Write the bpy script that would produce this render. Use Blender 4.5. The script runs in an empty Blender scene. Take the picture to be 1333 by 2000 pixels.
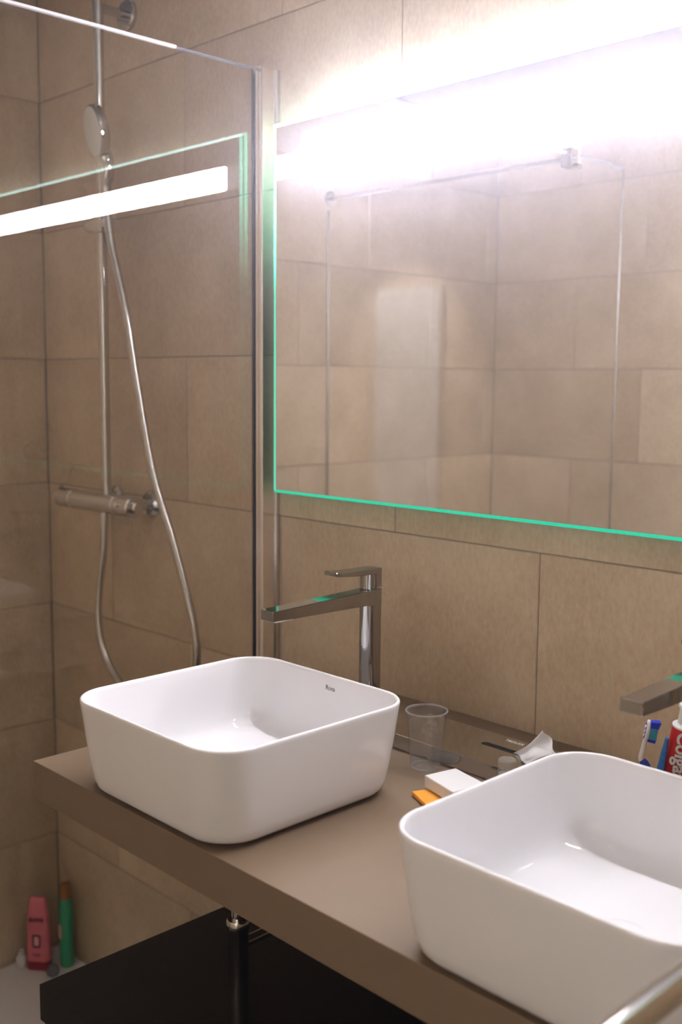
import bpy, bmesh, math, random
from mathutils import Vector, Matrix
random.seed(7)
S = bpy.context.scene
C = S.collection
PI = math.pi

# ------------------------------------------------------------------ camera
def make_camera():
    cx, cy, cz, yaw, pitch, roll, f = 1.3844, -1.4939, 1.4516, 0.7994, -0.1210, 0.0082, 2085.8
    fw = Vector((-math.sin(yaw)*math.cos(pitch), math.cos(yaw)*math.cos(pitch), math.sin(pitch)))
    r = Vector((math.cos(yaw), math.sin(yaw), 0)); u = r.cross(fw)
    r2 = r*math.cos(roll)+u*math.sin(roll); u2 = -r*math.sin(roll)+u*math.cos(roll)
    cd = bpy.data.cameras.new('camera'); co = bpy.data.objects.new('camera', cd); C.objects.link(co)
    cd.sensor_fit = 'VERTICAL'; cd.sensor_height = 36; cd.sensor_width = 24
    cd.lens = f/2000*36; cd.clip_start = .02; cd.clip_end = 50
    M = Matrix((r2, u2, -fw)).transposed().to_4x4(); M.translation = Vector((cx, cy, cz))
    co.matrix_world = M
    cd.dof.use_dof = True; cd.dof.focus_distance = 1.62; cd.dof.aperture_fstop = 4.0
    S.camera = co
make_camera()

# ------------------------------------------------------------------ world, exposure, added lamps
HAZE = .031
w = bpy.data.worlds.new('world'); S.world = w; w.use_nodes = True
w.node_tree.nodes['Background'].inputs[0].default_value = (.9, .85, .8, 1)
w.node_tree.nodes['Background'].inputs[1].default_value = .02
vs = w.node_tree.nodes.new('ShaderNodeVolumeScatter')          # thin even haze added to imitate lens bloom around the light strip
vs.inputs['Color'].default_value = (.89, .87, 1, 1); vs.inputs['Density'].default_value = HAZE; vs.inputs['Anisotropy'].default_value = .88
w.node_tree.links.new(vs.outputs[0], w.node_tree.nodes['World Output'].inputs['Volume'])
S.view_settings.view_transform = 'Standard'; S.view_settings.look = 'None'
S.view_settings.exposure = 0.72; S.view_settings.gamma = 1.0; S.view_settings.use_curve_mapping = False
S.cycles.max_bounces = 7; S.cycles.diffuse_bounces = 3; S.cycles.glossy_bounces = 5; S.cycles.transmission_bounces = 6; S.cycles.transparent_max_bounces = 12; S.cycles.volume_bounces = 0
S.cycles.use_adaptive_sampling = True; S.cycles.adaptive_threshold = .08; S.cycles.adaptive_min_samples = 16
S.cycles.sample_clamp_indirect = 6.0
S.cycles.use_denoising = True

STRIP = 115.0        # radiance of the frosted light strip in the mirror
BACK = 60.0         # light tube hidden behind the mirror's top edge
def area_lamp(name, loc, size, power, col):
    l = bpy.data.lights.new(name, 'AREA'); l.shape = 'DISK'; l.size = size; l.energy = power; l.color = col
    o = bpy.data.objects.new(name, l); C.objects.link(o); o.location = loc
    return o
area_lamp('added_fill_light', (0.95, -1.30, 2.44), .16, .6, (1, .90, .80))  # added overhead fill lights to brighten the room, no known fittings
area_lamp('added_fill_light', (0.20, -0.95, 2.44), .16, .5, (1, .92, .86))

l = bpy.data.lights.new('added_door_spot', 'SPOT'); l.energy = 120; l.spot_size = math.radians(44); l.spot_blend = .5; l.shadow_soft_size = .04; l.color = (1, .96, .92)  # added spot that brightens the white door so its reflection shows
o = bpy.data.objects.new('added_door_spot', l); C.objects.link(o); o.location = (1.06, -1.32, 2.44); o.rotation_euler = (math.radians(-38), 0, 0)

# ------------------------------------------------------------------ materials
def newmat(name):
    m = bpy.data.materials.new(name); m.use_nodes = True
    nt = m.node_tree; b = nt.nodes['Principled BSDF']
    return m, nt, b
def pbr(name, col, rough=.5, metal=0, spec=.5, coat=0, bump=0, bscale=60, var=0, vscale=12):
    m, nt, b = newmat(name)
    b.inputs['Base Color'].default_value = (*col, 1); b.inputs['Roughness'].default_value = rough
    b.inputs['Metallic'].default_value = metal; b.inputs['Specular IOR Level'].default_value = spec
    b.inputs['Coat Weight'].default_value = coat
    N = nt.nodes; L = nt.links
    if var or bump:
        tc = N.new('ShaderNodeTexCoord')
    if var:
        n = N.new('ShaderNodeTexNoise'); n.inputs['Scale'].default_value = vscale; n.inputs['Detail'].default_value = 5
        L.new(tc.outputs['Object'], n.inputs['Vector'])
        mx = N.new('ShaderNodeMix'); mx.data_type = 'RGBA'
        mx.inputs[6].default_value = (*[c*(1-var) for c in col], 1); mx.inputs[7].default_value = (*[min(1, c*(1+var)) for c in col], 1)
        L.new(n.outputs['Fac'], mx.inputs[0]); L.new(mx.outputs[2], b.inputs['Base Color'])
    if bump:
        n2 = N.new('ShaderNodeTexNoise'); n2.inputs['Scale'].default_value = bscale; n2.inputs['Detail'].default_value = 4
        L.new(tc.outputs['Object'], n2.inputs['Vector'])
        bp = N.new('ShaderNodeBump'); bp.inputs['Strength'].default_value = bump; bp.inputs['Distance'].default_value = .002
        L.new(n2.outputs['Fac'], bp.inputs['Height']); L.new(bp.outputs[0], b.inputs['Normal'])
    return m
def emit(name, col, s):
    m, nt, b = newmat(name)
    b.inputs['Base Color'].default_value = (.02, .02, .02, 1)
    b.inputs['Emission Color'].default_value = (*col, 1); b.inputs['Emission Strength'].default_value = s
    return m

def tile_mat(name, ca, cb, rough):
    m, nt, b = newmat(name); N = nt.nodes; L = nt.links
    g = N.new('ShaderNodeNewGeometry'); oi = N.new('ShaderNodeObjectInfo')
    mul = N.new('ShaderNodeVectorMath'); mul.operation = 'SCALE'; mul.inputs[0].default_value = (31, 17, 23)
    L.new(oi.outputs['Random'], mul.inputs['Scale'])
    add = N.new('ShaderNodeVectorMath'); L.new(g.outputs['Position'], add.inputs[0]); L.new(mul.outputs[0], add.inputs[1])
    n1 = N.new('ShaderNodeTexNoise'); n1.inputs['Scale'].default_value = 3.2; n1.inputs['Detail'].default_value = 8; n1.inputs['Roughness'].default_value = .62
    L.new(add.outputs[0], n1.inputs['Vector'])
    # fine brushed grain running up the tile
    mp = N.new('ShaderNodeMapping'); mp.inputs['Scale'].default_value = (1, 1, .55); L.new(add.outputs[0], mp.inputs[0])
    n2 = N.new('ShaderNodeTexNoise'); n2.inputs['Scale'].default_value = 150; n2.inputs['Detail'].default_value = 6; L.new(mp.outputs[0], n2.inputs['Vector'])
    r1 = N.new('ShaderNodeValToRGB'); r1.color_ramp.elements[0].position = .32; r1.color_ramp.elements[1].position = .70
    r1.color_ramp.elements[0].color = (*ca, 1); r1.color_ramp.elements[1].color = (*cb, 1)
    L.new(n1.outputs['Fac'], r1.inputs[0])
    mx = N.new('ShaderNodeMix'); mx.data_type = 'RGBA'; mx.blend_type = 'OVERLAY'; mx.inputs[0].default_value = .28
    L.new(r1.outputs[0], mx.inputs[6]); L.new(n2.outputs['Fac'], mx.inputs[7])
    # tile to tile value shift
    mr = N.new('ShaderNodeMapRange'); mr.inputs['To Min'].default_value = .93; mr.inputs['To Max'].default_value = 1.05
    L.new(oi.outputs['Random'], mr.inputs[0])
    sc = N.new('ShaderNodeVectorMath'); sc.operation = 'SCALE'; L.new(mx.outputs[2], sc.inputs[0]); L.new(mr.outputs[0], sc.inputs['Scale'])
    L.new(sc.outputs[0], b.inputs['Base Color'])
    b.inputs['Roughness'].default_value = rough
    bp = N.new('ShaderNodeBump'); bp.inputs['Strength'].default_value = .35; bp.inputs['Distance'].default_value = .0012
    L.new(n2.outputs['Fac'], bp.inputs['Height']); L.new(bp.outputs[0], b.inputs['Normal'])
    return m

def thin_glass(name, tint=(1, 1, 1), ior=1.5, rough=0.0, haze=0.0):
    """clear sheet: straight-through view plus Fresnel mirror image"""
    m = bpy.data.materials.new(name); m.use_nodes = True; nt = m.node_tree; N = nt.nodes; L = nt.links
    N.remove(N['Principled BSDF']); out = N['Material Output']
    g = N.new('ShaderNodeNewGeometry')
    mr = N.new('ShaderNodeMapRange'); mr.inputs['To Min'].default_value = ior; mr.inputs['To Max'].default_value = 1/ior
    L.new(g.outputs['Backfacing'], mr.inputs[0])
    fr = N.new('ShaderNodeFresnel'); L.new(mr.outputs[0], fr.inputs['IOR'])
    tr = N.new('ShaderNodeBsdfTransparent'); tr.inputs[0].default_value = (*tint, 1)
    gl = N.new('ShaderNodeBsdfGlossy'); gl.inputs['Roughness'].default_value = rough
    mx = N.new('ShaderNodeMixShader'); L.new(fr.outputs[0], mx.inputs[0]); L.new(tr.outputs[0], mx.inputs[1]); L.new(gl.outputs[0], mx.inputs[2])
    last = mx
    if haze:
        df = N.new('ShaderNodeBsdfDiffuse'); df.inputs[0].default_value = (.85, .85, .85, 1)
        m2 = N.new('ShaderNodeMixShader'); m2.inputs[0].default_value = haze
        L.new(mx.outputs[0], m2.inputs[1]); L.new(df.outputs[0], m2.inputs[2]); last = m2
    L.new(last.outputs[0], out.inputs[0])
    return m

M = {}
M['tile'] = tile_mat('beige_stone_tile', (.57, .435, .290), (.76, .615, .445), .42)
M['grout'] = pbr('grey_grout', (.33, .28, .23), .9)
M['plaster'] = pbr('warm_plaster', (.34, .31, .28), .8)
M['floor'] = pbr('floor_tile', (.07, .05, .035), .5, var=.2)
M['ceramic'] = pbr('white_ceramic', (.86, .85, .87), .035)
M['counter'] = pbr('brown_laminate', (.215, .150, .098), .5, spec=.35, bump=.12, bscale=400, var=.08, vscale=30)
M['dark_wood'] = pbr('dark_brown_lacquer', (.012, .008, .004), .5, spec=.18)
M['chrome'] = pbr('chrome', (.60, .59, .58), .08, metal=1)
M['tap_chrome'] = pbr('tap_chrome', (.40, .385, .37), .05, metal=1)
M['satin'] = pbr('satin_chrome', (.66, .64, .62), .24, metal=1)
M['bar_chrome'] = pbr('bright_chrome', (.93, .94, .98), .06, metal=1)
M['hose'] = pbr('steel_hose', (.60, .58, .56), .22, metal=1)
M['mirror'] = pbr('mirror_silver', (.93, .92, .92), 0.0, metal=1)
M['glass'] = thin_glass('clear_glass')
M['plastic_cup'] = thin_glass('clear_plastic', (.97, .97, .97), 1.45, .03, .03)
M['frost_plastic'] = thin_glass('frosted_plastic', (.93, .93, .93), 1.45, .15, .14)
M['strip'] = emit('frosted_led_strip', (.95, .93, 1.0), STRIP)
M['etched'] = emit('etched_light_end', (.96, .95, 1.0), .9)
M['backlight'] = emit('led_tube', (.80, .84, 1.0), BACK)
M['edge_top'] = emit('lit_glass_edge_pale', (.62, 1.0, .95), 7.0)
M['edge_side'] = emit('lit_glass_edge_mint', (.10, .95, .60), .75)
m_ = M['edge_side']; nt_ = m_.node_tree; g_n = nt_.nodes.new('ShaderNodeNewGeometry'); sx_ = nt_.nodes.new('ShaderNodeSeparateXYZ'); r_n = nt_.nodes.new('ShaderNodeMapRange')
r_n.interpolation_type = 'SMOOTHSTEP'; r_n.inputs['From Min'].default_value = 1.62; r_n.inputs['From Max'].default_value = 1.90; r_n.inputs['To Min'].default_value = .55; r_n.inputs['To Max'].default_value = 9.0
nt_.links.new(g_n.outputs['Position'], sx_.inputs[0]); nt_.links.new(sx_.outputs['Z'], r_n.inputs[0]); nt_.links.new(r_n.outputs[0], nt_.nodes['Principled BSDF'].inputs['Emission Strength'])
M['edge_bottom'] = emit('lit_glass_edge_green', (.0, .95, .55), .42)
M['white_gloss'] = pbr('white_gloss_paint', (.90, .90, .90), .12)
M['tray'] = pbr('white_acrylic', (.80, .79, .80), .35)
M['pale_edge'] = pbr('pale_glass_edge', (.40, .38, .39), .3)
M['profile'] = pbr('satin_aluminium', (.84, .80, .79), .16, metal=1)
M['seal'] = pbr('grey_seal', (.10, .10, .13), .4)
M['paper'] = pbr('tissue_paper', (.82, .81, .83), .9)
M['card'] = pbr('white_card', (.80, .79, .79), .6)
M['orange'] = pbr('orange_card', (.85, .36, .03), .45)
M['black'] = pbr('slot_black', (.01, .01, .01), .4)
M['pink'] = pbr('pink_plastic', (.78, .20, .24), .35)
M['crimson'] = pbr('crimson_plastic', (.30, .012, .03), .3)
M['green'] = pbr('green_plastic', (.05, .42, .22), .35)
M['gold'] = pbr('copper_cap', (.42, .20, .07), .3, metal=.6)
M['red'] = pbr('red_tube', (.62, .012, .015), .28)
M['blue'] = pbr('blue_plastic', (.006, .03, .42), .25)
M['lightblue'] = pbr('blue_wrapper', (.02, .16, .50), .25, bump=1, bscale=160, var=.6, vscale=120)
M['aqua'] = pbr('aqua_bristles', (.04, .38, .52), .6, bump=.8, bscale=700, var=.35, vscale=500)
M['bristle_blue'] = pbr('blue_bristles', (.005, .03, .60), .6, bump=.8, bscale=700)
M['white'] = pbr('white_plastic', (.82, .82, .82), .3)
M['ink'] = pbr('grey_ink', (.16, .16, .20), .5)
M['maroon'] = pbr('maroon_print', (.22, .02, .06), .4)
M['labelpink'] = pbr('pale_label', (.85, .50, .48), .4)
M['floorcap'] = pbr('grey_plastic', (.14, .14, .17), .35)

# ------------------------------------------------------------------ helpers
def link(name, me, mat=None, parent=None, smooth=False):
    o = bpy.data.objects.new(name, me); C.objects.link(o)
    if mat is not None and not me.materials: me.materials.append(M[mat] if isinstance(mat, str) else mat)
    if parent is not None: o.parent = parent
    if smooth:
        for p in me.polygons: p.use_smooth = True
    return o
def from_bm(name, bm, mat, parent=None, smooth=False):
    bmesh.ops.recalc_face_normals(bm, faces=bm.faces[:])
    me = bpy.data.meshes.new(name); bm.to_mesh(me); bm.free()
    return link(name, me, mat, parent, smooth)
def thing(name, label, cat, loc=(0, 0, 0), rot=(0, 0, 0), group=None):
    o = bpy.data.objects.new(name, None); C.objects.link(o); o.empty_display_size = .05
    o.location = loc; o.rotation_euler = rot; o['label'] = label; o['category'] = cat
    if group: o['group'] = group
    return o
def tag(o, label, cat, group=None):
    o['label'] = label; o['category'] = cat
    if group: o['group'] = group
    return o
def bm_box(bm, a, b, bev=0, seg=2):
    a = Vector(a); b = Vector(b); c = (a+b)/2; s = b-a
    r = bmesh.ops.create_cube(bm, size=1)
    vs = r['verts']
    for v in vs: v.co = Vector((v.co.x*s.x, v.co.y*s.y, v.co.z*s.z))+c
    if bev:
        es = list({e for v in vs for e in v.link_edges})
        bmesh.ops.bevel(bm, geom=es, offset=bev, segments=seg, profile=.5, affect='EDGES')
def box(name, a, b, mat, parent=None, bev=0, seg=2, smooth=False):
    bm = bmesh.new(); bm_box(bm, a, b, bev, seg)
    return from_bm(name, bm, mat, parent, smooth)
def bm_loft(bm, loops, cap0=True, cap1=True, closed=True):
    rings = [[bm.verts.new(p) for p in lp] for lp in loops]
    n = len(rings[0])
    for a, b in zip(rings, rings[1:]):
        for i in range(n if closed else n-1):
            j = (i+1) % n
            bm.faces.new((a[i], a[j], b[j], b[i]))
    if cap0: bm.faces.new(list(reversed(rings[0])))
    if cap1: bm.faces.new(rings[-1])
def rrect(cx, cy, hx, hy, r, n=8):
    r = max(min(r, hx-.0005, hy-.0005), .0003); pts = []
    for sx, sy, a0 in ((1, 1, 0), (-1, 1, 90), (-1, -1, 180), (1, -1, 270)):
        for k in range(n+1):
            a = math.radians(a0+90*k/n)
            pts.append((cx+sx*(hx-r)+r*math.cos(a), cy+sy*(hy-r)+r*math.sin(a)))
    return pts
def bm_lathe(bm, prof, n=32, c=(0, 0, 0)):
    rings = []
    for r, z in prof:
        rings.append([(c[0]+max(r, 1e-5)*math.cos(2*PI*k/n), c[1]+max(r, 1e-5)*math.sin(2*PI*k/n), c[2]+z) for k in range(n)])
    bm_loft(bm, rings)
def lathe(name, prof, mat, parent=None, n=32, c=(0, 0, 0), smooth=True):
    bm = bmesh.new(); bm_lathe(bm, prof, n, c); o = from_bm(name, bm, mat, parent)
    if smooth: shade(o)
    return o
def shade(o, ang=35):
    me = o.data
    for p in me.polygons: p.use_smooth = True
    bm = bmesh.new(); bm.from_mesh(me)
    for e in bm.edges:
        if len(e.link_faces) == 2 and e.calc_face_angle(0) > math.radians(ang): e.smooth = False
    bm.to_mesh(me); bm.free()
    return o
def frame_tube(pts):
    out = []; up = Vector((0, 0, 1)); prev = None
    for i, p in enumerate(pts):
        a = pts[max(i-1, 0)]; b = pts[min(i+1, len(pts)-1)]; t = (b-a).normalized()
        if prev is None:
            n = t.cross(up)
            if n.length < .1: n = t.cross(Vector((0, 1, 0)))
            n.normalize()
        else:
            n = prev-t*prev.dot(t); n.normalize()
        prev = n; out.append((p, n, t.cross(n)))
    return out
def bm_tube(bm, pts, r, n=12):
    pts = [Vector(p) for p in pts]; rr = r if isinstance(r, (list, tuple)) else [r]*len(pts)
    loops = []
    for (p, a, b), q in zip(frame_tube(pts), rr):
        loops.append([p+a*q*math.cos(2*PI*k/n)+b*q*math.sin(2*PI*k/n) for k in range(n)])
    bm_loft(bm, loops)
def tube(name, pts, r, mat, parent=None, n=14):
    bm = bmesh.new(); bm_tube(bm, pts, r, n); return shade(from_bm(name, bm, mat, parent), 50)
def ring_lathe(name, prof, mat, parent=None, n=32):
    bm = bmesh.new(); rings = [[bm.verts.new((r*math.cos(2*PI*k/n), r*math.sin(2*PI*k/n), z)) for k in range(n)] for r, z in prof]
    for a, b in zip(rings, rings[1:]+rings[:1]):
        for i in range(n):
            j = (i+1) % n; bm.faces.new((a[i], a[j], b[j], b[i]))
    return shade(from_bm(name, bm, mat, parent), 40)
def spline(ctrl, per=10):
    P = [Vector(c) for c in ctrl]; P = [P[0]*2-P[1]]+P+[P[-1]*2-P[-2]]; out = []
    for i in range(1, len(P)-2):
        for k in range(per):
            t = k/per; a, b, c, d = P[i-1:i+3]
            out.append(.5*((2*b)+(c-a)*t+(2*a-5*b+4*c-d)*t*t+(3*b-a-3*c+d)*t**3))
    out.append(P[-2]); return out
def text_mesh(name, body, size, mat, parent, mw, depth=.0003, shear=0, bold=0, align='CENTER'):
    cu = bpy.data.curves.new(name, 'FONT'); cu.body = body; cu.size = size; cu.extrude = depth; cu.shear = shear; cu.offset = bold
    cu.align_x = align; cu.align_y = 'CENTER'
    t = bpy.data.objects.new(name+'_tmp', cu); C.objects.link(t)
    dg = bpy.context.evaluated_depsgraph_get(); me = bpy.data.meshes.new_from_object(t.evaluated_get(dg))
    bpy.data.objects.remove(t); me.materials.clear()
    me.transform(mw)
    return link(name, me, mat, parent)
def struct(o):
    o['kind'] = 'structure'; return o
def mat_axes(x, y, z, loc):
    m = Matrix((Vector(x).normalized(), Vector(y).normalized(), Vector(z).normalized())).transposed().to_4x4(); m.translation = Vector(loc); return m

# ------------------------------------------------------------------ room shell
XL, XR, YF, ZF, ZC = -1.3309, 2.90, -2.08, -.245, 2.46
TH = .009                      # tile thickness
TW, RH, Z1, G = .6712, .3418, 2.1909, .0022
rows = [Z1+RH*k for k in range(1, -8, -1)]          # row tops 2.53 ... -.20
tile_cache = {}
def tiles(parent, u0, u1, place, offA, offB):
    """place(u, z) -> (location, rotation) ; tile mesh lies in local xz, front face at local y = 0, body behind (+y)"""
    for k, top in enumerate(rows):
        z1 = min(top, ZC); z0 = max(top-RH, ZF)
        if z1-z0 < .03: continue
        off = offB if k % 2 == 0 else offA
        u = off+math.floor((u0-off)/TW)*TW
        while u < u1:
            a = max(u, u0); b = min(u+TW, u1); u += TW
            if b-a < .012: continue
            key = (round(b-a, 3), round(z1-z0, 3))
            me = tile_cache.get(key)
            if me is None:
                bm = bmesh.new(); bm_box(bm, (-(b-a)/2+G/2, 0, -(z1-z0)/2+G/2), ((b-a)/2-G/2, TH-.0005, (z1-z0)/2-G/2), .0012, 1)
                bmesh.ops.recalc_face_normals(bm, faces=bm.faces[:])
                me = bpy.data.meshes.new('tile'); bm.to_mesh(me); bm.free(); me.materials.append(M['tile']); tile_cache[key] = me
            o = bpy.data.objects.new('tile', me); C.objects.link(o); o.parent = parent
            o.location, o.rotation_euler = place((a+b)/2, (z0+z1)/2)
GD = .0022
wb = struct(box('wall_back', (XL-.1, GD, ZF-.1), (XR+.1, TH+.1, ZC+.1), 'grout'))
wl = struct(box('wall_left', (XL-TH-.1, YF-.1, ZF-.1), (XL-GD, TH, ZC+.1), 'grout'))
wf = struct(box('wall_front', (XL-.1, YF-TH-.1, ZF-.1), (XR+.1, YF-GD, ZC+.1), 'grout'))
wr = struct(box('wall_right', (XR+GD, YF-.1, ZF-.1), (XR+TH+.1, TH, ZC+.1), 'grout'))
tiles(wb, XL, XR, lambda u, z: ((u, 0, z), (0, 0, 0)), -.003, .3345)
tiles(wl, YF, 0, lambda u, z: ((XL, u, z), (0, 0, PI/2)), -1.345, -1.010)
tiles(wf, XL, XR, lambda u, z: ((u, YF, z), (0, 0, PI)), -.662, -.95)
tiles(wr, YF, 0, lambda u, z: ((XR, u, z), (0, 0, -PI/2)), -1.345, -1.010)
struct(box('floor', (XL-.1, YF-.1, ZF-.1), (XR+.1, TH, ZF), 'floor'))
struct(box('ceiling', (XL-.1, YF-.1, ZC), (XR+.1, TH, ZC+.1), 'plaster'))

# white door in the wall behind the camera, seen as a mirror image in the glass
d = struct(box('door_1', (.86, YF+.002, ZF+.004), (1.235, YF+.034, 1.857), 'white_gloss', bev=.002, seg=1))
hd = bpy.data.objects.new('door_handle', None); C.objects.link(hd); hd.parent = d
tube('handle_bar', [(1.19, YF+.03, .82), (1.19, YF+.075, .82), (1.08, YF+.078, .82)], .009, 'satin', hd)
lathe('handle_rose', [(0, 0), (.026, 0), (.026, .006), (0, .006)], 'satin', hd, c=(0, 0, 0)).matrix_basis = Matrix.Translation((1.19, YF+.036, .82)) @ Matrix.Rotation(PI/2, 4, 'X')

# ------------------------------------------------------------------ shower tray
tr = thing('shower_tray', 'white shower tray on the floor in the tiled corner behind the glass', 'shower tray')
TX1 = -.335
bm = bmesh.new()
cxm, cym, hx, hy = (XL+TX1)/2, -.73, (TX1-XL)/2-.002, .728
lp = []
for dd, z in ((0, ZF+.001), (0, -.212), (.003, -.209), (.012, -.209), (.05, -.2125), (.30, -.2155)):
    lp.append([(x, y, z) for x, y in rrect(cxm, cym, hx-dd, hy-dd, .006 if dd < .03 else .02, 4)])
bm_loft(bm, lp); shade(from_bm('basin', bm, 'tray', tr), 40)
lathe('drain_cover', [(0, 0), (.055, 0), (.055, .003), (.05, .005), (0, .005)], 'satin', tr, c=(cxm, -1.05, -.2152))
TZ = -.2115

# ------------------------------------------------------------------ glass shower screen
XG = -.3647
sc = thing('shower_screen', 'tall clear glass shower screen fixed to the tiled wall beside the mirror', 'shower screen')
box('glass_pane', (XG-.008, -1.43, -.205), (XG, -.018, 2.083), 'glass', sc, .0008, 1)
box('pale_edge_strip', (XG-.0082, -1.43, 2.0815), (XG+.0002, -.240, 2.0870), 'pale_edge', sc, .001, 1)  # paler strip laid along the outer part of the pane's top edge
box('top_edge', (XG-.0081, -.239, 2.0825), (XG+.0001, -.048, 2.0845), 'seal', sc)
bm = bmesh.new()
# open channel profile: outer shell with two side flanges and small lips
z0, z1 = -.204, 2.085
xa, xb = -.3755, -.3425
prof = [(xa, -.0005), (xb, -.0005), (xb, -.046), (xb-.003, -.0475), (XG+.0015, -.0475), (XG+.0015, -.020), (XG-.0095, -.020), (XG-.0095, -.0475), (xa, -.0475)]
bm_loft(bm, [[(x, y, z0) for x, y in prof], [(x, y, z1) for x, y in prof]])
from_bm('wall_profile', bm, 'profile', sc)
box('profile_groove', (xb-.0125, -.0482, z0), (xb-.0105, -.0474, z1-.001), 'satin', sc)
box('seal_strip', (XG-.0094, -.0490, z0+.002), (XG-.0081, -.0445, z1-.002), 'seal', sc)
bx = box('side_bead', (xb-.001, -.0125, z0), (xb+.0035, -.0005, z1-.002), 'satin', sc, .001, 1)
# rigid bar from the left wall to the glass top
box('stabiliser_bar', (XL+.004, -1.156, 2.064), (XG+.022, -1.144, 2.076), 'chrome', sc, .002, 2)
lathe('wall_flange', [(0, 0), (.024, 0), (.024, .006), (.014, .008), (0, .008)], 'chrome', sc).matrix_basis = Matrix.Translation((XL+.0005, -1.15, 2.07)) @ Matrix.Rotation(PI/2, 4, 'Y')
box('glass_clamp', (XG-.020, -1.168, 2.045), (XG+.016, -1.132, 2.095), 'chrome', sc, .003, 2)
tube('clamp_screw', [(XG+.014, -1.15, 2.050), (XG+.034, -1.15, 2.044)], .007, 'chrome', sc)
tube('end_trim', [(XG-.004, -1.4315, -.205), (XG-.004, -1.4315, 2.083)], .0042, 'satin', sc, 16)
wp = thing('shower_door_strip', 'slim chrome upright strip on the left tiled wall, seen in the mirror', 'trim strip')
tube('strip', [(XL+.0053, -1.142, -.204), (XL+.0053, -1.142, 2.03)], .0050, 'satin', wp, 16)
box('base_foot', (XL+.0003, -1.150, -.209), (XL+.014, -1.134, -.2035), 'satin', wp, .001, 1)

# ------------------------------------------------------------------ illuminated mirror
MX0, MX1, MZ0, MZ1, MY = -.3181, 1.16, 1.2214, 1.9660, -.035
mi = thing('mirror', 'large wall mirror with a bright light strip and green lit edges above the basins', 'mirror')
box('mirror_glass', (MX0, MY, MZ0), (MX1, MY+.005, MZ1), 'mirror', mi)
e = .0048
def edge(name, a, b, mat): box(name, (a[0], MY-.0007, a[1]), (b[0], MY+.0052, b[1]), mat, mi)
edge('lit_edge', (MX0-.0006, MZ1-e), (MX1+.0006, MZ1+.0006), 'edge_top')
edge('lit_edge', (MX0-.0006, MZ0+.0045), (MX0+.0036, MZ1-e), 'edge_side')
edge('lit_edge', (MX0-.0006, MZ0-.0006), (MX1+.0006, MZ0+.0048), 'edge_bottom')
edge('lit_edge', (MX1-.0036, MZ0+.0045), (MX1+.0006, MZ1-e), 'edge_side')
def plate(name, x0, x1, z0, z1, r, mat, y0, y1):
    bm = bmesh.new(); p = rrect((x0+x1)/2, (z0+z1)/2, (x1-x0)/2, (z1-z0)/2, r, 6)
    bm_loft(bm, [[(x, y0, z) for x, z in p], [(x, y1, z) for x, z in p]]); return from_bm(name, bm, mat, mi)
plate('light_strip', -.256, MX1-.062, 1.856, 1.9075, .009, 'strip', MY+.001, MY-.0008)
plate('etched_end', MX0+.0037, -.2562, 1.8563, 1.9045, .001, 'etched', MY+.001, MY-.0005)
box('backing_box', (MX0+.10, MY+.0055, MZ0+.09), (MX1-.10, -.0005, MZ1-.075), 'white', mi)
tube('backlight_tube', [(MX0+.11, -.016, MZ1-.020), (MX1-.06, -.016, MZ1-.020)], .007, 'backlight', mi, 10)

# ------------------------------------------------------------------ worktop and lower cabinet
CL, CF, CZ, CT = -.1349, -.6982, .848, .0622
ct = tag(box('worktop', (CL, CF, CZ-CT), (1.20, -.0006, CZ), 'counter', None, .0012, 2), 'thick brown worktop carrying both white basins, fixed to the wall', 'worktop')
cb = thing('vanity_cabinet', 'dark brown lacquered cabinet hanging below the worktop', 'cabinet')
LZ = .468
box('top_panel', (CL, CF, LZ-.0622), (1.20, -.0006, LZ), 'dark_wood', cb, .0012, 2)
for k in range(2):
    x0 = CL+.016+k*.655
    dr = box('drawer_front', (x0, CF+.002, .11), (x0+.648, CF+.022, LZ-.066), 'dark_wood', cb, .0012, 2)
box('carcass', (CL+.016, CF+.024, .105), (1.185, -.0006, LZ-.0625), 'dark_wood', cb)

# ------------------------------------------------------------------ basins
BW = .185
def make_basin(name, label, x, y, logo):
    t = thing(name, label, 'basin', (x, y, CZ), group=None)
    bm = bmesh.new(); Lp = []
    def ring(d, z, r): Lp.append([(px, py, z) for px, py in rrect(0, 0, BW-d, BW-d, max(r, .004), 12)])
    R0 = .062
    for d_, z, r in ((.048, 0.0003, .045), (.048, .0040, .045), (.040, .0044, .050), (.028, .0050, .056), (.0205, .0075, .060), (.0160, .0130, .062), (.0125, .025, .063),
                     (.0085, .055, .063), (.0050, .085, .063), (.0022, .115, .0625), (.0004, .134, .062), (0, .1385, .062), (.0006, .1405, .0615), (.0022, .1418, .060),
                     (.0040, .1415, .058), (.0054, .1398, .0565), (.0062, .136, .0555), (.0075, .120, .055), (.0100, .090, .055), (.0135, .060, .056), (.0175, .044, .058),
                     (.0250, .033, .062), (.038, .0268, .066), (.060, .0238, .07), (.10, .0210, .06), (.150, .0185, .033), (.158, .0180, .0265), (.160, .012, .0249)):
        ring(d_, z, r)
    bm_loft(bm, Lp)
    shade(from_bm('bowl', bm, 'ceramic', t), 60)
    lathe('drain_cover', [(0, .0150), (.0215, .0150), (.0215, .0185), (.0300, .0205), (.0325, .0228), (.0318, .0250), (.0250, .0272), (.0120, .0285), (0, .0288)], 'ceramic', t)
    if logo:
        text_mesh('logo_print', 'Roca', .0105, 'ink', t, mat_axes((1, 0, 0), (0, .04, 1), (0, -1, .04), (.0066, BW-.0074, .1205)), .0002, bold=.00025)
    return t
Y0 = -.7171+BW
make_basin('basin', 'white square basin at the left end of the worktop, brand print inside', BW, Y0, True)
make_basin('basin', 'large white square basin nearest the camera, cut by the right edge', BW+.6395, Y0, False)

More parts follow.
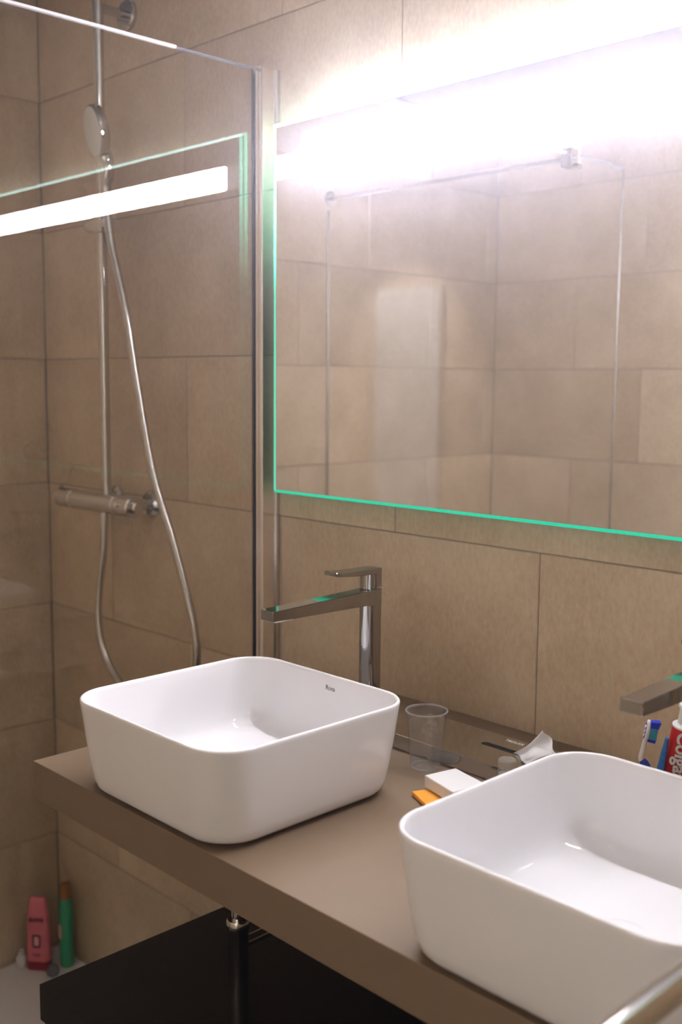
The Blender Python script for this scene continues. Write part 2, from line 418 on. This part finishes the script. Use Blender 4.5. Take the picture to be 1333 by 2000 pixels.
# ------------------------------------------------------------------ tall basin mixers
def make_tap(label, x):
    t = thing('basin_mixer', label, 'tap', (x, -.243, CZ))
    h = .0145
    def dprof(s=1.0, back=.016, rf=.0145, n=14):
        g_ = h-.0001; pts = [(g_*s, back), (-g_*s, back)]
        pts += [(-g_*s*math.cos(PI*k/n), -rf*s*math.sin(PI*k/n)) for k in range(n+1)]
        return pts
    bm = bmesh.new(); p = dprof()
    bm_loft(bm, [[(a, b, z) for a, b in p] for z in (.0005, .002, .2395)])
    shade(from_bm('body', bm, 'tap_chrome', t), 40)
    lathe('base_ring', [(0, .0002), (.0235, .0002), (.0235, .004), (.021, .0055), (0, .0055)], 'tap_chrome', t)
    # shoulder block and spout: one tapering bar
    bm = bmesh.new(); loops = []
    for y, zt, zb in ((.0165, .2640, .2350), (-.004, .2640, .2360), (-.016, .2632, .2385), (-.10, .2608, .2400), (-.19, .2585, .2412), (-.2203, .2578, .2418), (-.2210, .2572, .2424)):
        in_ = .0 if y > -.2205 else .0006
        loops.append([(px, y, pz) for px, pz in rrect(0, (zt+zb)/2, h-in_, (zt-zb)/2, .0009, 2)])
    bm_loft(bm, loops); shade(from_bm('spout', bm, 'tap_chrome', t), 12)
    box('aerator', (-.0115, -.214, .2395), (.0115, -.176, .2425), 'white', t, .001, 1)
    lathe('cartridge', [(0, .2642), (.0132, .2642), (.0132, .2905), (0, .2905)], 'tap_chrome', t, c=(0, -.001, 0))
    bm = bmesh.new(); loops = []
    for y, zt, zb in ((.0165, .2985, .2665), (.0045, .2990, .2665), (.0044, .2990, .2890), (-.03, .2990, .2900), (-.055, .2998, .2918), (-.0855, .3015, .2950), (-.0870, .3010, .2955)):
        loops.append([(px, y, pz) for px, pz in rrect(0, (zt+zb)/2, h, (zt-zb)/2, .0012, 3)])
    bm_loft(bm, loops); shade(from_bm('lever', bm, 'tap_chrome', t), 12)
    return t
make_tap('tall square chrome mixer tap standing behind the left basin', .165)
make_tap('chrome tap whose square spout points in over the right basin', .788)

# ------------------------------------------------------------------ bottle trap under the left basin
bt = thing('bottle_trap', 'slim chrome bottle trap under the worktop below the left basin', 'drain trap', (.176, -.53, LZ))
lathe('waste_pipe', [(0, .10), (.0085, .10), (.0085, CZ-CT-LZ-.001), (0, CZ-CT-LZ-.001)], 'chrome', bt)
lathe('collar', [(0, .172), (.0105, .172), (.0108, .176), (.0105, .187), (0, .187)], 'chrome', bt)
lathe('trap_cup', [(0, .001), (.0135, .001), (.0155, .003), (.0160, .06), (.0160, .155), (.0180, .158), (.0180, .170), (.0165, .1725), (0, .1725)], 'chrome', bt)
tube('outlet_pipe', [(0, .012, .13), (0, .20, .13), (0, .528, .13)], .0085, 'chrome', bt)

# ------------------------------------------------------------------ shower column
PX, PY = -.893, -.085
sh = thing('shower_column', 'chrome shower riser pole with thermostatic mixer bar on the tiled wall', 'shower set')
tube('riser_pole', [(PX, PY, 1.150), (PX, PY, 1.8), (PX, PY, 2.44)], .0118, 'chrome', sh, 20)
tube('wall_arm', [(PX, PY, 2.315), (PX, -.012, 2.315)], .0105, 'chrome', sh)
lathe('wall_flange', [(0, 0), (.036, 0), (.036, .010), (.032, .013), (0, .013)], 'chrome', sh).matrix_basis = Matrix.Translation((PX, -.0004, 2.315)) @ Matrix.Rotation(PI/2, 4, 'X')
VZ = 1.150
def xcyl(name, x0, x1, r, mat, parent, z=VZ, y=PY, bev=.002):
    o = lathe(name, [(0, 0), (r-bev, 0), (r, bev), (r, x1-x0-bev), (r-bev, x1-x0), (0, x1-x0)], mat, parent, 28)
    o.matrix_basis = Matrix.Translation((x0, y, z)) @ Matrix.Rotation(PI/2, 4, 'Y'); return o
xcyl('mixer_bar', -1.040, -.842, .0245, 'satin', sh)
kn = xcyl('temperature_knob', -1.112, -1.042, .0255, 'satin', sh, bev=.003)
tube('knob_stop', [(-1.100, PY-.012, VZ+.026), (-1.085, PY-.012, VZ+.030)], .004, 'chrome', sh)
xcyl('flow_knob', -.840, -.772, .0250, 'satin', sh, bev=.003)
xcyl('knob_cap', -.771, -.752, .0150, 'chrome', sh)
tube('stop_button', [(-.812, PY-.0225, VZ+.006), (-.812, PY-.0285, VZ+.007)], .006, 'bar_chrome', sh)
for x in (-.978, -.818):
    tube('wall_union', [(x, PY, VZ), (x, -.010, VZ)], .014, 'chrome', sh)
    lathe('union_flange', [(0, 0), (.034, 0), (.034, .007), (.026, .016), (0, .016)], 'chrome', sh).matrix_basis = Matrix.Translation((x, -.0004, VZ)) @ Matrix.Rotation(PI/2, 4, 'X')
tube('hose_outlet', [(PX-.014, PY, VZ-.020), (PX-.014, PY, VZ-.060)], .0105, 'chrome', sh)
# sliding holder
sl = box('handset_holder', (PX-.020, PY-.018, 1.800), (PX+.020, PY+.016, 1.842), 'satin', sh, .007, 3)
tube('holder_knob', [(PX-.018, PY, 1.822), (PX-.052, PY, 1.822)], .017, 'satin', sh, 20)
tube('holder_socket', [(PX+.012, PY-.002, 1.820), (PX+.042, PY-.006, 1.822)], .015, 'satin', sh, 20)

hs = thing('hand_shower', 'round chrome hand shower with a pale face clipped to the riser pole', 'hand shower')
hc = Vector((-.857, -.118, 2.024)); n = Vector((-.26, -.94, -.20)).normalized()
mt = Matrix.Translation(hc) @ n.to_track_quat('Z', 'Y').to_matrix().to_4x4()
o = lathe('head', [(0, -.017), (.050, -.017), (.058, -.013), (.0605, -.007), (.0605, .006), (.058, .0085), (0, .0085)], 'chrome', hs, 40); o.matrix_basis = mt
o = lathe('spray_face', [(0, .0080), (.0555, .0080), (.0555, .0098), (.053, .0108), (0, .0108)], 'white', hs, 40); o.matrix_basis = mt
dn = Vector((0, 0, -1)); dn = (dn-n*dn.dot(n)).normalized()
b0 = hc-n*.006+dn*.050; hp = Vector((-.858, -.090, 1.830))
he = hp+Vector((.010, -.002, -.035)); hq = hp+Vector((.020, -.003, -.070))
tube('handle', spline([b0, b0+dn*.03-n*.004, (b0+hp)/2+Vector((-.004, .004, 0)), hp+Vector((-.004, 0, .02)), he], 6), [.019]*5+[.016]*6+[.0125]*6+[.0115]*8, 'chrome', hs, 18)
tube('hose_nut', [he+(hp-he)*.1, hq], .0098, 'chrome', hs, 16)

ho = spline([(PX-.014, PY, VZ-.055), (-.909, -.088, 1.02), (-.920, -.095, .92), (-.917, -.100, .85), (-.893, -.100, .775), (-.825, -.100, .715), (-.72, -.100, .665),
             (-.60, -.100, .670), (-.528, -.100, .745), (-.507, -.100, .832), (-.512, -.100, .885), (-.528, -.100, .940), (-.592, -.100, 1.088), (-.668, -.100, 1.236),
             (-.727, -.100, 1.432), (-.772, -.100, 1.610), (-.810, -.096, 1.700), hq+(he-hq)*.3], 14)
tag(tube('shower_hose', ho, .0092, 'hose', None, 12), 'flexible metal shower hose looping down beside the riser pole', 'hose')

# ------------------------------------------------------------------ bottles on the tray
pk = thing('conditioner_bottle', 'pink squeeze bottle standing cap down on the shower tray', 'bottle', (-1.262, -.105, TZ), (0, 0, math.radians(40)))
bm = bmesh.new(); loops = []
for z, hw, hd_ in ((.026, .0345, .018), (.05, .0350, .0185), (.10, .0335, .0175), (.15, .0305, .015), (.185, .027, .012), (.205, .0235, .0075), (.212, .020, .004)):
    loops.append([(a, b, z) for a, b in rrect(0, 0, hw, hd_, hd_*.95, 8)])
bm_loft(bm, loops); shade(from_bm('body', bm, 'pink', pk), 60)
bm = bmesh.new()
bm_loft(bm, [[(a, b, z) for a, b in rrect(0, 0, q, .0185*q/.035, .017*q/.035, 8)] for z, q in ((.0005, .0335), (.003, .035), (.0262, .0348))])
shade(from_bm('cap', bm, 'crimson', pk), 40)
fr = mat_axes((1, 0, 0), (0, 0, 1), (0, -1, 0), (0, -.0172, .150))
text_mesh('brand_print', 'ELVIVE', .0145, 'maroon', pk, fr, .0003, bold=.0006)
bm = bmesh.new()
rr = rrect(0, 0, .0125, .020, .006, 5); ri = rrect(0, 0, .0070, .0135, .004, 5)
vo = [bm.verts.new((a, -.0190, .088+b)) for a, b in rr]; vi = [bm.verts.new((a, -.0190, .088+b)) for a, b in ri]
for i in range(len(vo)):
    j = (i+1) % len(vo); bm.faces.new((vo[i], vo[j], vi[j], vi[i]))
from_bm('badge_print', bm, 'maroon', pk)
box('badge_centre', (-.0065, -.0190, .076), (.0065, -.0184, .101), 'labelpink', pk)
box('caption_line', (-.013, -.0192, .048), (.013, -.0186, .0505), 'maroon', pk)
box('caption_line', (-.010, -.0192, .043), (.010, -.0186, .0450), 'maroon', pk)

gb = thing('shampoo_bottle', 'slim green bottle with copper cap in the shower corner', 'bottle', (-1.222, -.040, TZ))
lathe('body', [(0, .0005), (.0185, .0005), (.0195, .004), (.0195, .150), (.018, .185), (.0150, .200), (0, .200)], 'green', gb)
lathe('cap', [(0, .200), (.0145, .200), (.0145, .240), (.013, .243), (0, .243)], 'gold', gb)
box('label_print', (-.008, -.0202, .085), (.006, -.0190, .125), 'labelpink', gb)

sb = thing('travel_bottle', 'tiny clear bottle left of the pink bottle on the shower tray', 'bottle', (-1.318, -.140, TZ))
sb.location.x = -1.300
lathe('body', [(0, .0005), (.0135, .0005), (.0145, .003), (.0145, .028), (.010, .034), (0, .034)], 'white', sb)
lathe('cap', [(0, .034), (.0085, .034), (.0085, .050), (0, .050)], 'white', sb)
cp = lathe('loose_lid', [(0, 0), (.0165, 0), (.0175, .002), (.0175, .013), (.0150, .015), (.0135, .0135), (0, .0135)], 'floorcap')
cp.location = (-1.192, -.098, TZ+.0195); cp.rotation_euler = (math.radians(62), 0, math.radians(35))
cp.location.z = TZ+.0175
tag(cp, 'loose round grey cap lying on the shower tray before the green bottle', 'cap')
bd = tag(box('razor_head', (-.019, -.009, 0), (.019, .009, .008), 'white', None, .002, 2), 'small pale plastic piece beside the green bottle at the tiled wall', 'razor')
bd.location = (-1.178, -.016, TZ+.0005)

# ------------------------------------------------------------------ things between the basins
cu = thing('plastic_cup', 'clear plastic tumbler beside the right side of the left basin', 'cup', (.3111, -.2585, CZ))
bm = bmesh.new()
bm_lathe(bm, [(0, .0006), (.0235, .0006), (.0245, .002), (.0270, .035), (.0320, .090), (.0335, .0905), (.0335, .0925), (.0312, .0925), (.0260, .035), (.0236, .0032), (0, .0032)], 40)
shade(from_bm('wall', bm, 'plastic_cup', cu), 40)
ring_lathe('rim', [(.0318, .0905), (.0336, .0905), (.0342, .0918), (.0336, .0930), (.0318, .0930)], 'frost_plastic', cu, 40)
ring_lathe('base_ring', [(.0205, .0005), (.0243, .0005), (.0243, .0022), (.0205, .0022)], 'frost_plastic', cu, 40)

tb = thing('tissue_box', 'flat polished metal tissue box against the wall between the basins', 'tissue box')
bx0, bx1, by0, by1, bz = .185, .478, -.2325, -.1075, .8740
bm = bmesh.new()
sx0, sx1, sy = .3470, .4300, -.1610
# body as a shell whose top has an oblong slot
out = rrect((bx0+bx1)/2, (by0+by1)/2, (bx1-bx0)/2, (by1-by0)/2, .002, 3)
sl_ = rrect((sx0+sx1)/2, sy, (sx1-sx0)/2, .0075, .0073, 3)
zs = [[(a, b, CZ+.0005) for a, b in out], [(a, b, bz-.001) for a, b in out]]
o2 = [((a-(bx0+bx1)/2)*.994+(bx0+bx1)/2, (b-(by0+by1)/2)*.988+(by0+by1)/2, bz) for a, b in out]
bm_loft(bm, zs+[o2]+[[(a, b, bz) for a, b in sl_], [(a, b, bz-.003) for a, b in sl_], [((a-(sx0+sx1)/2)*.9+(sx0+sx1)/2, (b-sy)*.5+sy, bz-.02) for a, b in sl_]], cap1=True)
shade(from_bm('shell', bm, 'chrome', tb), 25)
bm = bmesh.new(); p = rrect((sx0+sx1)/2, sy, (sx1-sx0)/2-.0012, .0062, .0060, 4)
bm_loft(bm, [[(a, b, bz-.0035) for a, b in p], [(a, b, bz-.0025) for a, b in p]]); from_bm('slot_dark_plate', bm, 'black', tb)  # black plate under the slot stands in for its shaded inside
text_mesh('embossed_letters', 'TISSUES', .0105, 'card', tb, mat_axes((1, .0, 0), (0, 1, 0), (0, 0, 1), (.383, -.1235, bz+.0002)), .0002)

# tissue pulled from the slot
TL, TA, TR, TB = (.4114, -.165, .8740), (.4677, -.165, .9250), (.4941, -.165, .8940), (.4620, -.205, .8775)
NU = 16; grid = []; bm = bmesh.new()
cL, cA, cR, cB = Vector(TL), Vector(TA), Vector(TR), Vector(TB)
for j in range(NU+1):
    v = j/NU; row = []
    for i in range(NU+1):
        u = i/NU
        p = (cL*(1-u)+cA*u)*(1-v)+(cB*(1-u)+cR*u)*v
        p.y += .007*math.sin(u*6.5+v*3)*math.sin(PI*v)+.004*math.sin(v*8-u*2)
        p.z -= .006*math.sin(PI*u)*(1-v)-.004*math.sin(PI*u)*v; p.x -= .005*math.sin(PI*v)*u
        row.append(bm.verts.new(p))
    grid.append(row)
for j in range(NU):
    for i in range(NU): bm.faces.new((grid[j][i], grid[j][i+1], grid[j+1][i+1], grid[j+1][i]))
ti = from_bm('tissue', bm, 'paper', None, True)
md = ti.modifiers.new('s', 'SOLIDIFY'); md.thickness = .0006
tag(ti, 'white paper tissue pulled up out of the metal box slot', 'tissue')

cl_ = thing('small_vial', 'tiny clear vial with frosted cap in front of the tissue box', 'bottle', (.4655, -.3135, CZ))
cl_.location = (.4655, -.2530, CZ)
lathe('body', [(0, .0005), (.0125, .0005), (.0130, .003), (.0130, .030), (0, .030)], 'plastic_cup', cl_)
lathe('cap', [(0, .0302), (.0130, .0302), (.0133, .032), (.0133, .0510), (.0120, .0525), (0, .0525)], 'frost_plastic', cl_)

def quad_box(name, pts, z0, z1, mat, parent=None):
    bm = bmesh.new(); bm_loft(bm, [[(x, y, z0) for x, y in pts], [(x, y, z1) for x, y in pts]])
    bmesh.ops.bevel(bm, geom=bm.edges[:], offset=.0008, segments=2, affect='EDGES')
    return from_bm(name, bm, mat, parent)
sp = quad_box('soap_box', [(.3801, -.3398), (.4512, -.3601), (.4650, -.3010), (.3925, -.2830)], CZ+.0080, CZ+.0262, 'card')
tag(sp, 'small white card box lying on the orange packet beside the right basin', 'box')
og = quad_box('orange_packet', [(.3770, -.3640), (.4300, -.3900), (.4560, -.3350), (.3990, -.3080)], CZ+.0008, CZ+.0072, 'orange')
tag(og, 'flat orange packet under the small white box on the worktop', 'packet')

# ------------------------------------------------------------------ toothbrush, tube and wrapper
tbz = thing('toothbrush', 'blue and white toothbrush leaning behind the right basin', 'toothbrush')
# axis of the brush head runs up and slightly to the right; back of the head faces the camera's left
hb = Vector((.6560, -.200, .9500)); ht = Vector((.6640, -.200, .9990))
ax = (ht-hb).normalized(); bd_ = Vector((.78, .60, .1)); bd_ = (bd_-ax*bd_.dot(ax)).normalized(); sd = ax.cross(bd_)
def head_loop(off, s, n=24, a=.0165, b=.0062):
    c = hb+ax*.030+bd_*off
    return [c+ax*a*s*math.cos(2*PI*k/n)+sd*b*s*math.sin(2*PI*k/n) for k in range(n)]
bm = bmesh.new(); bm_loft(bm, [head_loop(-.0022, .82), head_loop(-.0015, .97), head_loop(.0015, 1.0), head_loop(.0026, .93)])
shade(from_bm('head', bm, 'white', tbz), 60)
bm = bmesh.new(); bm_loft(bm, [head_loop(-.0028, .70), head_loop(-.0020, .76)]); from_bm('head_pad', bm, 'blue', tbz)
cpos = hb+ax*.030-bd_*.0029
for k in range(3):
    pts = []
    for q in range(9):
        a = q/8
        pts.append(cpos+ax*((-.009+k*.0062)+.0048*a)+sd*(.0030*math.sin(a*2*PI)))
    tube('squiggle_print', pts, .0007, 'white', tbz, 6)
def tuft(name, a0, a1, hgt0, hgt1, mat):
    bm = bmesh.new(); c = hb+ax*.030
    lo = [c+ax*(a0 if sx < 0 else a1)+sd*.0046*sy+bd_*.0024 for sx, sy in ((-1, -1), (1, -1), (1, 1), (-1, 1))]
    hi = [c+ax*((a0 if sx < 0 else a1)*1.06)+sd*.0050*sy+bd_*(hgt0 if sx < 0 else hgt1) for sx, sy in ((-1, -1), (1, -1), (1, 1), (-1, 1))]
    bm_loft(bm, [lo, hi]); return from_bm(name, bm, mat, tbz)
tuft('bristles', .0060, .0148, .0140, .0160, 'bristle_blue')
tuft('bristles', -.0020, .0058, .0135, .0138, 'aqua')
tuft('bristles', -.0100, -.0022, .0140, .0133, 'aqua')
tuft('bristles', -.0142, -.0102, .0128, .0135, 'bristle_blue')
fo = Vector((.684, -.176, CZ+.006))
neck = spline([hb+ax*.016, hb+ax*.002, hb-ax*.012+bd_*.000, Vector((.661, -.199, .930)), Vector((.672, -.197, .912)), fo.lerp(Vector((.672, -.197, .912)), .5), fo], 8)
k1 = 20
tube('neck', neck[:k1], [.0030+.0012*i/k1 for i in range(k1)], 'white', tbz, 12)
tube('grip', neck[k1-2:], [.0046+.0010*math.sin(i*.35) for i in range(len(neck)-k1+2)], 'blue', tbz, 12)

tp = thing('toothpaste_tube', 'red toothpaste tube with white cap standing behind the right basin', 'toothpaste')
top = Vector((.7200, -.205, 1.006)); bot = Vector((.6990, -.195, CZ+.004)); 
ax = (top-bot).normalized(); nrm = Vector((.50, -.85, .0)); nrm = (nrm-ax*nrm.dot(ax)).normalized(); sd = ax.cross(nrm)
if sd.x < 0: sd = -sd
def tl(t, hw, hd_, n=28): 
    c = bot.lerp(top, t); return [c+sd*hw*math.cos(2*PI*k/n)+nrm*hd_*math.sin(2*PI*k/n) for k in range(n)]
bm = bmesh.new()
bm_loft(bm, [tl(0, .0245, .0012), tl(.05, .0245, .002), tl(.35, .0225, .0075), tl(.7, .0195, .0125), tl(.93, .0172, .0158), tl(.965, .0168, .0162)])
shade(from_bm('tube_body', bm, 'red', tp), 60)
bm = bmesh.new(); bm_loft(bm, [tl(.965, .0170, .0164), tl(.98, .0170, .0164), tl(1.0, .0100, .0098)]); shade(from_bm('shoulder', bm, 'white', tp), 40)
bm = bmesh.new(); bm_loft(bm, [tl(1.0, .0108, .0106), tl(1.08, .0102, .0100), tl(1.14, .0100, .0098), tl(1.145, .0122, .012), tl(1.17, .0118, .0116)]); shade(from_bm('cap', bm, 'white', tp), 40)
pos = bot.lerp(top, .695)-sd*.001+nrm*.0150
text_mesh('lettering', 'Colgate', .0255, 'white', tp, mat_axes(-ax, sd, -ax.cross(sd), pos) , .0004, shear=.1, bold=.0006)

wp2 = thing('blue_wrapper', 'crinkled blue plastic wrapper left of the red toothpaste tube', 'wrapper')
bm = bmesh.new(); loops = []
for t_, x_, hw in ((0, .699, .007), (.25, .695, .0085), (.5, .6945, .0085), (.75, .6985, .0070), (1, .7030, .0035)):
    c = Vector((x_, -.222, .885+.100*t_))
    loops.append([c+Vector((hw*math.cos(2*PI*k/18)*.75, -.3*hw*math.cos(2*PI*k/18)+.003*math.sin(2*PI*k/18), .001*math.sin(k*5))) for k in range(18)])
bm_loft(bm, loops); shade(from_bm('film', bm, 'lightblue', wp2), 60)
bm = bmesh.new(); bm_tube(bm, [(.699, -.222, .886), (.700, -.212, .870), (.702, -.205, CZ+.006)], .003, 8); from_bm('stem', bm, 'blue', wp2)

# ------------------------------------------------------------------ grab rail at the right of the basin
gr = thing('grab_rail', 'out of focus chrome rail in the bottom right corner beside the basin', 'rail')
RX, RZ = 1.033, 1.016
tube('rail_bar', spline([(RX, -.012, RZ), (RX, -.5, RZ), (RX, -1.02, RZ), (RX, -1.075, RZ-.02), (RX, -1.095, RZ-.07), (RX, -1.075, RZ-.12), (RX, -1.02, RZ-.14), (RX, -.76, RZ-.14)], 10), .0118, 'bar_chrome', gr, 24)
tube('brace', [(RX, -.76, RZ-.14), (RX, -.72, RZ-.13), (RX, -.72, RZ)], .009, 'bar_chrome', gr, 18)
box('wall_plate', (RX-.02, -.012, RZ-.11), (RX+.05, -.0004, RZ+.06), 'bar_chrome', gr, .004, 2)
